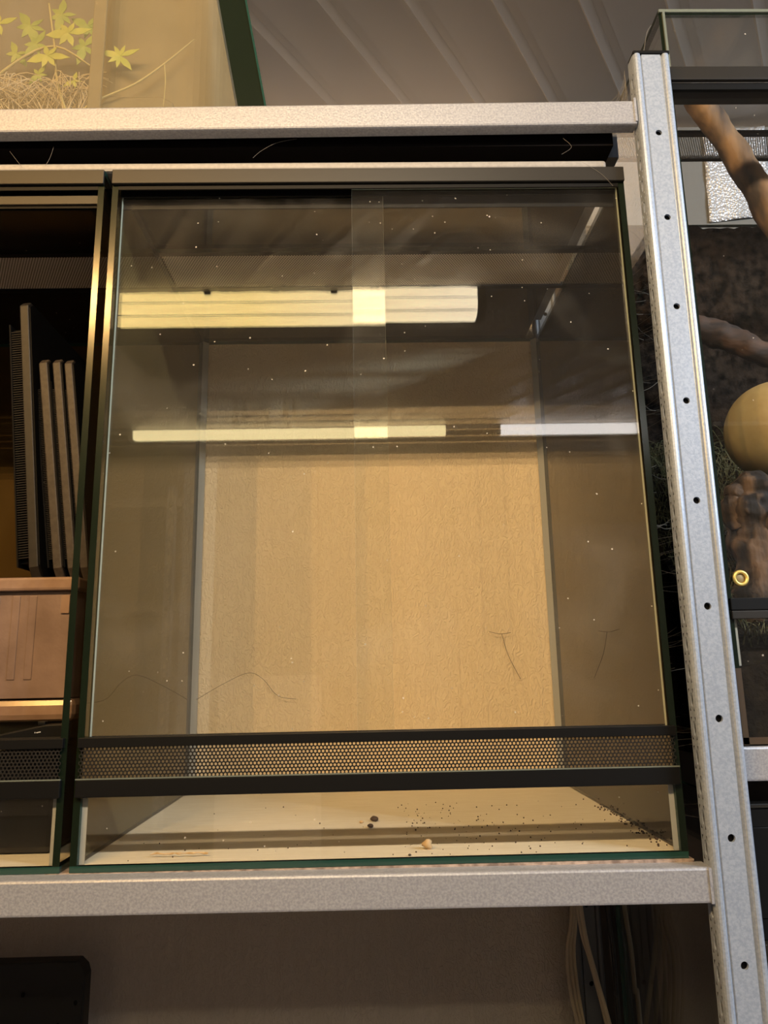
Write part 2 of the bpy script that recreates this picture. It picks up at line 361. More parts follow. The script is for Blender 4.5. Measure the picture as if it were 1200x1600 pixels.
# rack and carton across the room, seen only as faint reflections
t = thing('storage_rack', 'slotted rack across the room, a faint reflection in the lower left of the glass door', 'rack', W(-.86,-1.62,-CZ))
up = MB()
for x in (-.645,): 
    z = -CZ
    up.box(x-.012,x-.010,-1.76,-1.72,-CZ,.61); up.box(x+.010,x+.012,-1.76,-1.72,-CZ,.61); up.box(x-.012,x-.005,-1.722,-1.72,-CZ,.61); up.box(x+.005,x+.012,-1.722,-1.72,-CZ,.61)
    while z < .61:
        up.box(x-.006,x+.006,-1.722,-1.72,z,min(z+.020,.61)); z += .042
mesh('upright', up, 'galv', t)
mesh('back_plate', MB().box(-.655,-.635,-1.748,-1.745,-CZ,.60), 'fix_white', t)
for z in (.545,.205,-.03): mesh('shelf', MB().box(-1.14,-.615,-1.98,-1.74,z,z+.03), 'steel_dark', t)
t = tag(mesh('storage_carton', MB().box(-.47,-.17,-1.95,-1.70,-CZ,-.003), 'carton', bevel=.004), 'pale carton across the room, a faint light rectangle mirrored low in the glass door', 'box')

# ------------------------------------------------------------------ the shelving rack
rack = thing('shelving_rack', 'galvanised steel shelving rack with punched uprights carrying the glass terrariums', 'shelving', W(-.25,.2,-CZ))
PITCH = .0914
def upright(xc, yf, top, name='upright', flip=1, parent=rack, phase=.0496, mat='galv'):
    w = .0365; x0 = xc-w/2; mb = MB(); bot = -CZ
    X = lambda a: x0+a*w/.037
    line = [(0,.005),(.0006,.0024),(.0018,.0007),(.0036,0),(.0055,.0003),(.0070,.0013),(.0080,.0031),(.0086,.0034),(.0092,.0020)]
    mb.sheet([(X(a),yf+b*flip) for a,b in line],'z',bot,top)
    line = [(.0278,.0020),(.0284,.0034),(.0290,.0031),(.0300,.0010),(.0312,.0002),(.0330,0),(.0348,.0005),(.0362,.0020),(.037,.005),(.037,.015)]
    mb.sheet([(X(a),yf+b*flip) for a,b in line],'z',bot,top)
    # punched web
    z = phase-PITCH*math.ceil((phase-bot)/PITCH)+PITCH; f = lambda u,v: (X(u), yf+.0020*flip, v); fb = lambda u,v: (X(u), yf+.0045*flip, v)
    zc = bot
    while z < top-.02:
        a, b = z-.012, z+.012
        if a > zc: mb.add([f(.0092,zc),f(.0278,zc),f(.0278,a),f(.0092,a)],[(0,1,2,3)])
        mb.holed(.0092,.0278,a,b,.0185,z,.0031,.0031,f,16,mat=0,fnb=fb); zc = b; z += PITCH
    mb.add([f(.0092,zc),f(.0278,zc),f(.0278,top),f(.0092,top)],[(0,1,2,3)])
    # slotted side
    for side in (0,):
        g = lambda u,v: (X(0), yf+u*flip, v); gb = lambda u,v: (X(.0012), yf+u*flip, v)
        z = bot+.015; zc = bot; p = PITCH/4
        while z < top-.015:
            a, b = z-.009, z+.009
            if a > zc: mb.add([g(.005,zc),g(.014,zc),g(.014,a),g(.005,a)],[(0,1,2,3)])
            mb.holed(.005,.014,a,b,.0090,z,.0022,.006,g,12,fnb=gb); zc = b; z += p
        mb.add([g(.005,zc),g(.014,zc),g(.014,top),g(.005,top)],[(0,1,2,3)])
        mb.sheet([(X(0),yf+.014*flip),(X(0),yf+.016*flip)],'z',bot,top)
    mb.sheet([(X(.0012),yf+.006*flip),(X(.036),yf+.006*flip)],'z',bot,top,1)      # black sheet stands in for the shade inside the channel
    o = mesh(name, mb, [mat,'black'], parent, raw=True)
    me = o.data; me.polygons.foreach_set('use_smooth',[False]*len(me.polygons))
    return o
def lean(o, xp, hp, ang):
    """tilt a part about the y axis through (xp, hp)"""
    org = ORG[o.parent]; p = Vector((xp, 0, hp+CZ))-org; p.y = 0
    R = Matrix.Rotation(ang,4,'Y'); o.matrix_local = Matrix.Translation(p) @ R @ Matrix.Translation(-p)
u1 = upright(.2838,-.022,.5957)
lean(u1, .2838, .05, .0058)
cap = mesh('upright_cap', MB().box(.2655,.3022,-.022,-.006,.5957,.599), 'black', u1, bevel=.001)
u2 = upright(.2715,.3925,.58,mat='steel_dark',phase=-.388)
u3 = upright(-.80,-.022,.5957); u4 = upright(-.80,.386,.58)
def beam(name, x0, x1, top, yf=-.0195, hgt=.0262, back=.020, mat='beam', parent=rack):
    b = top-hgt
    prof = [(yf+back,top),(yf+.002,top),(yf+.0006,top-.0006),(yf,top-.002),(yf,b+.002),(yf+.0006,b+.0006),(yf+.002,b),(yf+.013,b),(yf+.013,b+.0015),(yf+.0016,b+.0015),(yf+.0016,top-.0015),(yf+back,top-.0015)]
    return mesh(name, MB().prism(prof,'x',x0,x1), mat, parent)
ub = beam('beam', -.785, .2665, .5405); lean(ub, -.04, .54, -.0100)
lb = beam('beam', -.785, .2650, -.1530); lean(lb, -.04, -.153, .0045)
beam('beam', .3010, 1.10, -.0660, yf=-.004, hgt=.0275)
beam('beam', -.785, .2650, -.60)
mesh('end_plate', MB().box(.2650,.2672,-.0205,-.006,.5195,.5455), 'beam', rack)
mesh('end_plate', MB().box(.2618,.2640,-.0205,-.006,-.1805,-.1545), 'beam', rack)
for z in (.5385,-.154):
    mesh('side_beam', MB().box(.250,.2615,.022,.384,z-.027,z), 'steel_dark', rack)
    mesh('side_beam', MB().box(-.782,-.77,.022,.384,z-.027,z), 'steel_dark', rack)
mesh('shelf_board', MB().box(-.76,.249,.001,.449,.509,.537), 'board', rack)
mesh('shelf_board', MB().box(-.782,.2585,-.0015,.40,-.1645,-.1520), 'board_pale', rack)
mesh('shelf_board', MB().box(.302,1.10,.012,.40,-.08,-.0665), 'board', rack)
mesh('shelf_board', MB().box(-.782,.2585,-.0015,.362,-.62,-.602), 'board', rack)

# ------------------------------------------------------------------ the terrariums
def terrarium(label, x0, x1, z0, z1, D, doors=True, name='glass_terrarium'):
    g = .0058
    t = thing(name, label, 'terrarium', W((x0+x1)/2, D/2, z0), 'front opening glass terrariums')
    xi, xo = x0+g, x1-g
    mesh('base_pane', MB().box(x0,x1,.0005,D,z0,z0+.005,0,1,'z'), ['base','edge'], t)
    for a, b, k in ((x0,xi,0),(xo,x1,1)):
        mb = MB().box(a,b,.0005,D,z0+.005,z1-.005,0,1,'x')
        if doors: mb.m[k] = 2                                    # added opaque coat blocks the view out and the second reflection
        mesh('side_pane', mb, ['pane','edge_dark','coat_brown' if k == 0 else 'coat_dark'], t)
    mesh('back_panel', MB().box(x0,x1,D+.0002,D+.005,z0,z1), 'papered' if doors else 'shaded_wall', t)
    mesh('top_pane', MB().box(x0,x1,.0005,.138,z1-.005,z1,0,1,'z'), ['pane','edge'], t)
    mesh('top_pane', MB().box(x0,x1,.228,D,z1-.005,z1,0,1,'z'), ['pane','edge'], t)
    tv = mesh('top_vent', MB().hexplate(xi,xo,.145,.221,.0032,.0011,lambda u,v:(u,v,z1-.003),6), 'mesh_top', t, raw=True)
    mesh('vent_frame', MB().box(x0,x1,.138,.1455,z1-.005,z1).box(x0,x1,.2205,.228,z1-.005,z1), 'black', tv)
    mesh('front_pane', MB().box(xi,xo,.0005,.005,z0+.005,-.088,0,1,'y'), ['pane','edge'], t)
    mesh('lower_rail', MB().box(x0+.002,x1-.0022,-.004,.0004,-.0944,-.0806).box(xi,xo,.0052,.022,-.0944,-.0925), 'black', t, bevel=.0008)
    mesh('vent_lip', MB().box(x0+.002,x1-.0022,-.0046,-.0025,-.0806,-.0797), 'edge_grey', t)
    mesh('vent_strip', MB().hexplate(x0+.003,x1-.003,-.0802,-.0552,.0032,.00112,lambda u,v:(u,-.0018,v),12), 'mesh', t, solid=.0006, raw=True)
    mesh('door_rail', MB().box(x0+.002,x1-.0022,-.004,.002,-.0556,-.0478).box(xi,xo,.002,.022,-.0556,-.0535).box(xi,xo,.0085,.0097,-.0535,-.0478).box(xi,xo,.0165,.018,-.0535,-.0478), 'black', t, bevel=.0004)
    mesh('top_strip', MB().box(x0,x1,-.003,.0004,.4672,z1-.0006), 'strip', t, bevel=.0006)
    mesh('top_rail', MB().box(xi,xo,.0003,.002,.4625,.4672).box(xi,xo,.0003,.022,.4672,.4690).box(xi,xo,.0085,.0097,.4600,.4672).box(xi,xo,.0165,.018,.4520,.4672), 'black', t)
    for a, s in ((xi,1),(xo,-1)):
        mesh('silicone_seam', MB().prism([(a,D-.005),(a+s*.007,D-.005),(a,D-.012)],'z',z0+.005,z1-.005), 'seam', t)
        mesh('silicone_seam', MB().prism([(a,.0051),(a+s*.0045,.0051),(a,.0095)],'z',z0+.005,-.096), 'seam', t)
    if doors:
        mesh('sliding_door', MB().box(-.0122,xo-.001,.0030,.0072,-.0520,.4655,0,1,'y'), ['door','edge_pale'], t)
        mesh('sliding_door', MB().box(xi+.0007,.0185,.0105,.0147,-.0520,.4645,0,1,'y'), ['door','edge_pale'], t)
    return t
Z0, Z1 = -.1517, .4830
terrarium('empty glass terrarium in the middle with two overlapping dusty sliding doors', -.2438, .2555, Z0, Z1, .386)
tl = terrarium('glass terrarium left of the empty one, stuffed with black lids and plastic boxes', -.7510, -.2516, Z0, Z1, .386, doors=False)
mesh('front_lip', MB().box(-.745,-.2574,.003,.006,.449,.4585), 'strip', tl, bevel=.0006)
# aluminium strip on top of both
tag(mesh('aluminium_strip', MB().box(-.75,.2405,.0008,.03,Z1+.0002,Z1+.0098), 'alu', bevel=.003), 'long pale aluminium strip lying along the top front edge of the terrariums', 'metal strip')

# debris on the floor of the middle terrarium
zf = Z0+.005
def crumb(x, y, r, mat, label, sq=(1,1,.6)):
    return tag(mesh('crumb', MB().blob((x,y,zf+r*sq[2]*.95),(r*sq[0],r*sq[1],r*sq[2]),10,7,rough=.5,rs=200), mat, smooth=True), label, 'crumb', 'debris on the terrarium floor')
crumb(.0010,.158,.0042,'crumb','larger dark brown crumb behind the middle of the terrarium floor')
crumb(-.0030,.126,.0030,'crumb','smaller dark brown crumb just in front of the larger dark one')
crumb(-.0120,.150,.0022,'crumb_pale','tiny pale crumb left of the two dark crumbs')
crumb(.0455,.030,.0046,'crumb_pale','tan pebble-like crumb near the front glass of the empty terrarium',(1,1,.9))
crumb(.0290,.008,.0016,'crumb','tiny dark crumb right behind the front glass, left of the tan crumb')
mb = MB(); 
for i in range(170):
    x = .03+abs(rnd.gauss(0,.09)) if i%3 else rnd.uniform(-.22,.23); y = rnd.uniform(.008,.26); r = rnd.uniform(.0003,.0008)
    if x > .243: continue
    mb.blob((x,y,zf+r*.8),r,6,4)
for i in range(60):
    k = rnd.random(); mb.blob((.249-abs(rnd.gauss(0,.006)), .02+.2*k, zf+.0006), rnd.uniform(.0005,.0011),6,4)
tag(mesh('dirt_specks', mb, 'crumb'), 'fine dark dirt specks scattered over the empty terrarium floor', 'dirt', kind='stuff')
mb = MB(); pts = [(-.186+.004*i, .0235+.002*math.sin(i*1.9), zf+.0022+.0012*abs(math.sin(i*2.3))) for i in range(13)]
mb.tube(pts,[.0004+.0006*abs(math.sin(i*1.3)) for i in range(13)],6,rough=.5,rs=300)
tag(mesh('shed_flake', mb, 'crumb_pale', smooth=True), 'ragged pale yellow flake near the front left of the terrarium floor', 'flake')
# hairs on the wall side of the back pane
def hair(pts, label, r=.00035):
    tag(mesh('hair_strand', MB().tube([(x,.3785,z) for x,z in pts], r, 5, sub=6), 'hair', smooth=True), label, 'hair', 'stray hairs on the back glass')
hair([(.160,.052),(.175,.0485),(.190,.050)], 'short crooked hair on the back glass near its right side')
hair([(.178,.048),(.185,.020),(.200,-.012)], 'straight slanting hair hanging below the crooked one on the back glass')
hair([(-.232,-.030),(-.20,-.012),(-.165,.003),(-.145,-.005),(-.125,-.027),(-.10,-.032)], 'long wavy hair low on the left of the back glass', .0003)

# ------------------------------------------------------------------ contents of the left terrarium
STK = Z0+.0051
tag(mesh('storage_tub', MB().box(-.52,-.276,.045,.30,STK,-.054), 'black_matt', bevel=.006), 'dark tub on the floor of the left terrarium behind its front glass', 'tub')
t = thing('shallow_tray', 'shiny brown plastic tray under the pinkish box in the left terrarium', 'tray', W(-.39,.15,-.0535))
mesh('tray_body', MB().box(-.50,-.275,.055,.27,-.0535,-.036), 'olive', t, bevel=.004)
mesh('tray_rim', MB().box(-.51,-.2625,.036,.28,-.0362,-.0165), 'tray', t, bevel=.006)
t = thing('plastic_box', 'pinkish brown plastic box with a rim, carrying the black lids', 'box', W(-.39,.15,-.0162))
mb = MB().box(-.51,-.2665,.036,.28,-.0162,.078)
for x in (-.303,-.318,-.336): mb.box(x-.005,x+.002,.0352,.0362,.0,.074)
mesh('box_body', mb, 'bin', t, bevel=.003)
mesh('box_rim', MB().box(-.515,-.2625,.030,.286,.0782,.0905), 'tray', t, bevel=.0025)
mesh('label_tab', MB().box(-.279,-.2715,.0345,.036,.058,.074), 'tray', t)
t = thing('black_strap_case', 'flat black plastic bar with tiny white print in front of the brown tray', 'case', W(-.30,.02,-.0535))
mb = MB().prism([(-.335,-.0530),(-.262,-.0505),(-.2605,-.0370),(-.278,-.0375),(-.312,-.0440),(-.335,-.0490)],'y',.018,.032)
mesh('case_body', mb, 'black', t, bevel=.0015)
mesh('case_button', MB().box(-.2855,-.2790,.019,.026,-.0385,-.0350), 'black', t, bevel=.0008)
mesh('print', MB().box(-.2866,-.2862,.0176,.0181,-.0447,-.0436).box(-.2852,-.2842,.0176,.0181,-.0445,-.0438).box(-.2838,-.2830,.0176,.0181,-.0443,-.0435).box(-.2826,-.2818,.0176,.0181,-.0441,-.0433), 'white_print', t)
def lid(label, xb, y0, depth, hgt, tf, tr, ang, rim, zb=.0912):
    t = thing('vented_lid', label, 'lid', W(xb, y0+depth/2, zb), 'black vented lids standing in the left terrarium')
    yc = y0+depth/2
    def shift(mb): mb.v = [(v[0]+xb, v[1]+yc, v[2]+zb) for v in mb.v]; return mb
    d = depth/2; c = .012
    prof = [(-d,c),(-d+c*.6,0),(d-c,0),(d,c),(d,hgt-c),(d-c,hgt),(-d+c*.6,hgt),(-d,hgt-c*.5)]
    b = mesh('lid_plate', shift(MB().prism(prof,'x',-tf,0)), rim, t, bevel=.0012)
    ins = [(p[0]*.985, hgt/2+(p[1]-hgt/2)*.985) for p in prof]
    mesh('lid_face', shift(MB().prism(ins,'x',-.0002,.0012)), 'lid', t)
    hr = hgt-.03
    mesh('vent_skirt', shift(MB().box(-tf-tr,-tf,-d+.009,d-.004,.018,hgt-.028).box(-tf-tr-.0015,-tf-tr,-d+.003,d-.003,.014,hgt-.024)), 'lid', t)
    sl = MB(); n = 95
    for i in range(n):
        z = .022+(hgt-.055)*i/(n-1); sl.box(-tf-tr,-tf-.0004,-d+.004,-d+.0095,z,z+(hgt-.055)/n*.45)
    mesh('vent_slats', shift(sl), 'slat', t)
    t.rotation_euler = (0, ang, 0)
    return t
lid('tall black vented lid standing leftmost on the plastic box', -.3075, .050, .22, .285, .0090, .0105, -.113, 'lid_edge')
lid('small black vented lid leaning directly right of the tall lid', -.2885, .058, .19, .227, .0085, .0045, -.140, 'lid_edge2')
lid('middle one of three small leaning lids in the left terrarium', -.2755, .058, .19, .227, .0080, .0030, -.140, 'lid_edge2')
lid('small black lid leaning nearest the glass beside the empty terrarium', -.2640, .058, .19, .226, .0078, .0030, -.140, 'lid_edge2')

# ------------------------------------------------------------------ tank on the upper shelf, left
US = .5410
t = thing('fogged_terrarium', 'large fogged glass terrarium with plants on the upper shelf', 'terrarium', W(-.43,.2,US))
mb = MB().box(-.76,-.115,.002,.38,US,US+.005,0,1,'z'); mesh('base_pane', mb, ['base','edge'], t)
q = [(-.76,US+.005),(-.125,US+.005),(-.170,.80),(-.76,.80)]
mesh('front_pane', MB().prism(q,'y',.002,.006), 'fog', t)
q = [(-.123,US+.005),(-.096,US+.005),(-.140,.80),(-.168,.80)]
mesh('corner_strip', MB().prism(q,'y',.002,.012), 'edge_dark', t)
q = [(-.0965,US+.005),(-.0945,US+.005),(-.1385,.80),(-.1405,.80)]
mesh('glass_edge', MB().prism(q,'y',.001,.012), 'edge', t)
mb = MB().add([(-.101,.012,US+.005),(-.101,.38,US+.005),(-.145,.38,.80),(-.145,.012,.80),(-.106,.012,US+.005),(-.106,.38,US+.005),(-.150,.38,.80),(-.150,.012,.80)],[(0,1,2,3),(7,6,5,4),(0,4,5,1),(1,5,6,2),(2,6,7,3),(3,7,4,0)])
mesh('side_pane', mb, 'clean', t)
mesh('back_pane', MB().box(-.76,-.155,.375,.38,US+.005,.80,0,1,'y'), ['pane','edge'], t)
mesh('frame_strip', MB().box(-.2775,-.2640,.0075,.011,US+.005,.80), 'tub', t, bevel=.001)
t = thing('plastic_tub', 'tan plastic tub with rounded corner behind the fogged glass', 'tub', W(-.21,.1,US+.006))
def rrect(x0,x1,y0,y1,r,n=8):
    p = []
    for cx, cy, a0 in ((x1-r,y1-r,0),(x0+r,y1-r,90),(x0+r,y0+r,180),(x1-r,y0+r,270)):
        for k in range(n+1):
            a = math.radians(a0+90*k/n); p.append((cx+r*math.cos(a),cy+r*math.sin(a)))
    return p
mesh('tub_body', MB().prism(rrect(-.285,-.152,.030,.16,.032),'z',US+.006,.80), 'tub', t)
mesh('tub_foot', MB().prism([(-.270,US+.007),(-.270,.580),(-.264,.588),(-.208,.588),(-.196,.581),(-.196,US+.007)],'y',.024,.034), 'tub', t, bevel=.0015)
tag(mesh('grey_board', MB().box(-.74,-.295,.10,.108,.628,.80), 'greypanel'), 'grey board standing behind the plants in the fogged terrarium', 'board')
tag(mesh('planter_trough', MB().box(-.74,-.297,.085,.20,US+.006,.627), 'tub', bevel=.003), 'low tan trough under the grass in the fogged terrarium', 'planter')
def leaf_mesh(mb, c, size, n, rot, tilt=0., wd=.16):
    c = Vector(c)
    for k in range(n):
        a = rot+2*PI*k/(n+.6); L = size*(.8+.25*math.cos(k*2.1))
        d = Vector((math.cos(a),tilt,math.sin(a))); p = Vector((-math.sin(a),.15,math.cos(a)))
        pts = [c+p*.0003, c+d*L*.35+p*L*wd, c+d*L*.6+p*L*wd*.9, c+d*L, c+d*L*.6-p*L*wd*.9, c+d*L*.35-p*L*wd, c-p*.0003]
        o = [x+Vector((0,.0005,0)) for x in pts]
        m = len(pts)
        mb.add(pts+o, [tuple(range(m)), tuple(range(2*m-1,m-1,-1))]+[(i,(i+1)%m,(i+1)%m+m,i+m) for i in range(m)])
    return mb
t = thing('leafy_vine', 'yellow green vine with a star shaped leaf in front of the tan tub', 'plant', W(-.30,.016,US+.006))
mesh('stem', MB().tube([(-.30,.016,US+.007),(-.275,.017,.575),(-.235,.017,.596),(-.205,.018,.622),(-.175,.018,.652)],[.0016,.0013,.0012,.001,.0006],6), 'stem', t, smooth=True)
mesh('stem', MB().tube([(-.205,.018,.622),(-.203,.018,.60),(-.204,.018,.57)],[.0007,.0006,.0004],6), 'stem', t, smooth=True)
mesh('leaf', leaf_mesh(MB(),(-.250,.014,.628),.021,7,.4), 'leaf', t)
t = thing('leafy_plant', 'leafy green vine hanging in front of the grey panel', 'plant', W(-.35,.04,US+.006))
mesh('stem', MB().tube([(-.42,.045,.60),(-.37,.04,.645),(-.33,.04,.665),(-.29,.04,.640)],[.0015,.0015,.0012,.0008],6), 'stem', t, smooth=True)
mesh('stem', MB().tube([(-.30,.05,US+.007),(-.325,.045,.62),(-.33,.04,.665),(-.34,.04,.72)],[.0015,.0013,.0012,.001],6), 'stem', t, smooth=True)
for i,(x,z,s,n,r) in enumerate([(-.335,.650,.022,6,3.4),(-.350,.668,.020,6,1.2),(-.372,.66,.018,5,2.),(-.315,.678,.024,6,.3),(-.298,.665,.022,5,1.),(-.36,.695,.024,6,2.2),(-.39,.69,.02,5,.5),(-.325,.706,.022,6,1.6),(-.298,.695,.022,6,2.6),(-.305,.618,.012,4,3.6),(-.345,.63,.014,5,4.)]):
    mesh('leaf', leaf_mesh(MB(),(x,.036+.004*(i%3),z),s,n,r,.1,.2), 'leafg' if i%3 else 'leaf', t)
mb = MB()
for i in range(230):
    x = rnd.uniform(-.45,-.30); y = rnd.uniform(.05,.08); h = rnd.uniform(.0,.055); a = rnd.gauss(0,.035)
    mb.tube([(x,y,.575+rnd.uniform(0,.03)),(x+a*.5,y-.008,.598+h*.6),(x+a,y-.016,.61+h*.4),(x+a*1.7,y-.02,.60+h*.2)],[.0006,.0006,.0005,.0003],4,sub=3)
tag(mesh('dry_grass', mb, 'grass'), 'tangle of dry pale grass at the lower left of the fogged terrarium', 'grass', kind='stuff')

# ------------------------------------------------------------------ right hand terrarium
nx0, nx1, nz0, nz1, ND = .3090, .90, -.0650, .6690, .386
t = thing('planted_terrarium', 'tall planted glass terrarium right of the steel upright', 'terrarium', W(.60,.19,nz0))
g = .006
mesh('base_pane', MB().box(nx0,nx1,.001,ND,nz0,nz0+.005,0,1,'z'), ['base','rust'], t)
for a, b in ((nx0,nx0+g),(nx1-g,nx1)): mesh('side_pane', MB().box(a,b,.001,ND,nz0+.005,nz1-.005,0,1,'x'), ['pane','edge_dark'], t)
mesh('back_pane', MB().box(nx0+g,nx1-g,ND-.005,ND,nz0+.005,nz1-.005,0,1,'y'), ['pane','edge'], t)
mesh('top_pane', MB().box(nx0,nx1,.001,.178,nz1-.005,nz1,0,1,'z'), ['pane','edge_dark'], t)
mesh('top_pane', MB().box(nx0,nx1,.232,ND,nz1-.005,nz1,0,1,'z'), ['pane','edge_dark'], t)
tv = mesh('top_vent', MB().hexplate(nx0+g,nx1-g,.184,.2265,.0030,.0010,lambda u,v:(u,v,nz1-.003),6), 'mesh_top', t, raw=True)
mesh('vent_frame', MB().box(nx0,nx1,.178,.1845,nz1-.005,nz1).box(nx0,nx1,.226,.232,nz1-.005,nz1), 'strip', tv)
mesh('upper_pane', MB().box(nx0+g,nx1-g,.001,.005,.598,nz1-.005,0,1,'y'), ['door','edge'], t)
mesh('pane_edge', MB().box(nx0,nx1,-.001,.001,.6655,nz1).box(nx0+.0035,nx0+.006,-.001,.001,.598,.6655), 'edge_grey', t)
mesh('top_rail', MB().box(nx0,nx1,-.003,.001,.583,.5975).box(nx0,nx1,-.0035,.001,.5815,.5832), 'strip', t, bevel=.0006)
mesh('rail_channel', MB().box(nx0+g,nx1-g,.001,.022,.5735,.5810), 'black', t)
d = mesh('sliding_door', MB().box(nx0+g+.001,.62,.003,.0072,.052,.577,0,1,'y'), ['clean','edge'], t)
ring = MB(); cx, cz = .3255, .0752
for R_, r_, dy in ((.0056,.0016,-.0012),):
    vs = []; n1, n2 = 28, 8
    for i in range(n1):
        for k in range(n2):
            a, b = 2*PI*i/n1, 2*PI*k/n2; vs.append((cx+(R_+r_*math.cos(b))*math.cos(a), .003+dy+r_*math.sin(b), cz+(R_+r_*math.cos(b))*math.sin(a)))
    ring.add(vs,[(i*n2+k,((i+1)%n1)*n2+k,((i+1)%n1)*n2+(k+1)%n2,i*n2+(k+1)%n2) for i in range(n1) for k in range(n2)])
kn = mesh('door_knob', ring, 'brass', d, smooth=True)
mesh('knob_cup', MB().blob((cx,.0035,cz),(.0048,.0016,.0048),16,8), 'brass_dull', kn, smooth=True)
mesh('door_rail', MB().box(nx0+.003,nx1,-.003,.002,.047,.0575).box(nx0+g,nx1-g,.002,.022,.047,.049), 'black', t, bevel=.0006)
mesh('lower_rail', MB().box(nx0+.003,nx1,-.0036,.0008,.0395,.0465), 'strip', t, bevel=.0006)
mesh('front_pane', MB().box(nx0+g,nx1-g,.001,.005,nz0+.005,.0405,0,1,'y'), ['pane','edge'], t)
mesh('silicone_seam', MB().prism([(nx0+g,.0052),(nx0+g+.004,.0052),(nx0+g,.009)],'z',0.,.04), 'seam', t)
mesh('silicone_seam', MB().box(nx0+.0015,nx0+.0065,-.0004,.0009,nz0,-.002).box(nx0+.001,nx1,-.0004,.0009,nz0+.0005,nz0+.006), 'rust', t)
# inside: soil, bark, wood, ball, moss
mb = MB(); N = 28; gx0, gx1, gy0, gy1 = nx0+g+.001, nx1-g-.001, .0062, .348; vs = []
def soilh(x,y): return .004+max(0,(y-.02))*.92+.018*noise.noise((x*14,y*14,3.))+.008*noise.noise((x*45,y*45,1.))
for j in range(N+1):
    for i in range(N+1):
        x = gx0+(gx1-gx0)*i/N; y = gy0+(gy1-gy0)*j/N; vs.append((x,y,soilh(x,y)))
n = N+1; fs = [(j*n+i,j*n+i+1,(j+1)*n+i+1,(j+1)*n+i) for j in range(N) for i in range(N)]
b0 = len(vs); vs += [(gx0,gy0,nz0+.0055),(gx1,gy0,nz0+.0055),(gx1,gy1,nz0+.0055),(gx0,gy1,nz0+.0055)]
fs += [tuple([b0,b0+1]+[i for i in range(N,-1,-1)]), tuple([b0+3,b0]+[j*n for j in range(0,n)]), tuple([b0+1,b0+2]+[j*n+N for j in range(N,-1,-1)]), tuple([b0+2,b0+3]+[N*n+i for i in range(0,n)]), (b0+3,b0+2,b0+1,b0)]
mb.add(vs, fs); tag(mesh('soil_bed', mb, 'soil', smooth=False), 'dark sloping soil bed filling the bottom of the planted terrarium', 'soil', kind='stuff')
mb = MB(); vs = []; NX, NZ = 60, 40
for j in range(NZ+1):
    for i in range(NX+1):
        x = nx0+g+.001+(nx1-nx0-2*g-.002)*i/NX; top = .646+.004*noise.noise((x*60,0,0))+.003*noise.noise((x*190,2,0)); z = -.05+(top+.05)*j/NZ
        vs.append((x,.366-.008*(1+noise.noise((x*30,z*30,5))),z))
n = NX+1; fs = [(j*n+i,j*n+i+1,(j+1)*n+i+1,(j+1)*n+i) for j in range(NZ) for i in range(NX)]
off = len(vs); vs += [(v[0],.3785,v[2]) for v in vs]; fs += [tuple(k+off for k in reversed(f)) for f in fs]
rim = [i for i in range(n)]+[j*n+NX for j in range(1,NZ+1)]+[NZ*n+i for i in range(NX-1,-1,-1)]+[j*n for j in range(NZ-1,0,-1)]
fs += [(rim[k],rim[(k+1)%len(rim)],rim[(k+1)%len(rim)]+off,rim[k]+off) for k in range(len(rim))]
mb.add(vs, fs); tag(mesh('bark_backdrop', mb, 'bark'), 'dark bark backdrop with a ragged top edge at the back of the planted terrarium', 'backdrop')
tag(mesh('upper_branch', MB().tube([(.388,.105,.655),(.402,.11,.640),(.424,.115,.612),(.447,.12,.570),(.464,.12,.530),(.490,.12,.46),(.53,.13,.36),(.56,.14,.25),(.57,.15,.11)],[.0125,.0155,.0150,.0150,.0165,.016,.015,.015,.016],18,sub=10,rough=.16,rs=38), 'branch', smooth=True), 'thick brown branch slanting down from the upper left inside the planted terrarium', 'branch')
tag(mesh('middle_branch', MB().tube([(.405,.26,.450),(.428,.258,.440),(.455,.255,.428),(.482,.25,.412),(.52,.25,.392),(.60,.24,.36),(.70,.22,.30)],[.009,.014,.0165,.016,.0150,.015,.014],18,sub=10,rough=.25,rs=45), 'branch_dark', smooth=True), 'dim brown branch lying across the middle of the planted terrarium', 'branch')
tag(mesh('clay_ball', MB().blob((.4445,.12,.2485),(.0545,.0545,.0535),48,32,rough=.02,rs=25), 'ball', smooth=True), 'smooth tan ball at the right edge of the planted terrarium', 'ball')
mb = MB()
mb.tube([(.410,.11,.193),(.402,.105,.175),(.398,.10,.150),(.393,.092,.120),(.384,.082,.085),(.372,.07,.035)],[.012,.024,.029,.024,.021,.024],26,sub=12,rough=.35,rs=55)
mb.tube([(.425,.11,.180),(.425,.105,.14),(.418,.095,.10),(.410,.085,.04)],[.018,.026,.024,.02],20,sub=10,rough=.35,rs=50)
mb.tube([(.388,.10,.186),(.378,.10,.172),(.372,.098,.155),(.376,.095,.135)],[.005,.012,.013,.008],14,sub=8,rough=.4,rs=70)
kn_ = [(.4075+.0125*math.cos(a),.070+.003*math.sin(a*2),.1345+.015*math.sin(a)) for a in [2*PI*i/14 for i in range(15)]]
mb.tube(kn_,.0045,10,sub=3,rough=.3,rs=80)
tag(mesh('gnarled_root', mb, 'root', smooth=True), 'gnarled brown root with a knot hole below the tan ball', 'root')
mb = MB()
for i in range(2600):
    x = rnd.uniform(nx0+.012,.56); y = rnd.uniform(.03,.33); z = soilh(x,y)
    if (x-.4445)**2+(y-.12)**2 < .045**2: continue
    a = rnd.uniform(0,2*PI); L = rnd.uniform(.012,.04)*(.7+.6*noise.noise((x*9,y*9,0)))
    mb.tube([(x,y,z-.002),(x+L*.3*math.cos(a),y+L*.3*math.sin(a),z+L*.7),(x+L*.8*math.cos(a+.6),y+L*.8*math.sin(a+.6),z+L*.8)],[.0006,.0005,.0003],3,sub=2,cap=False)
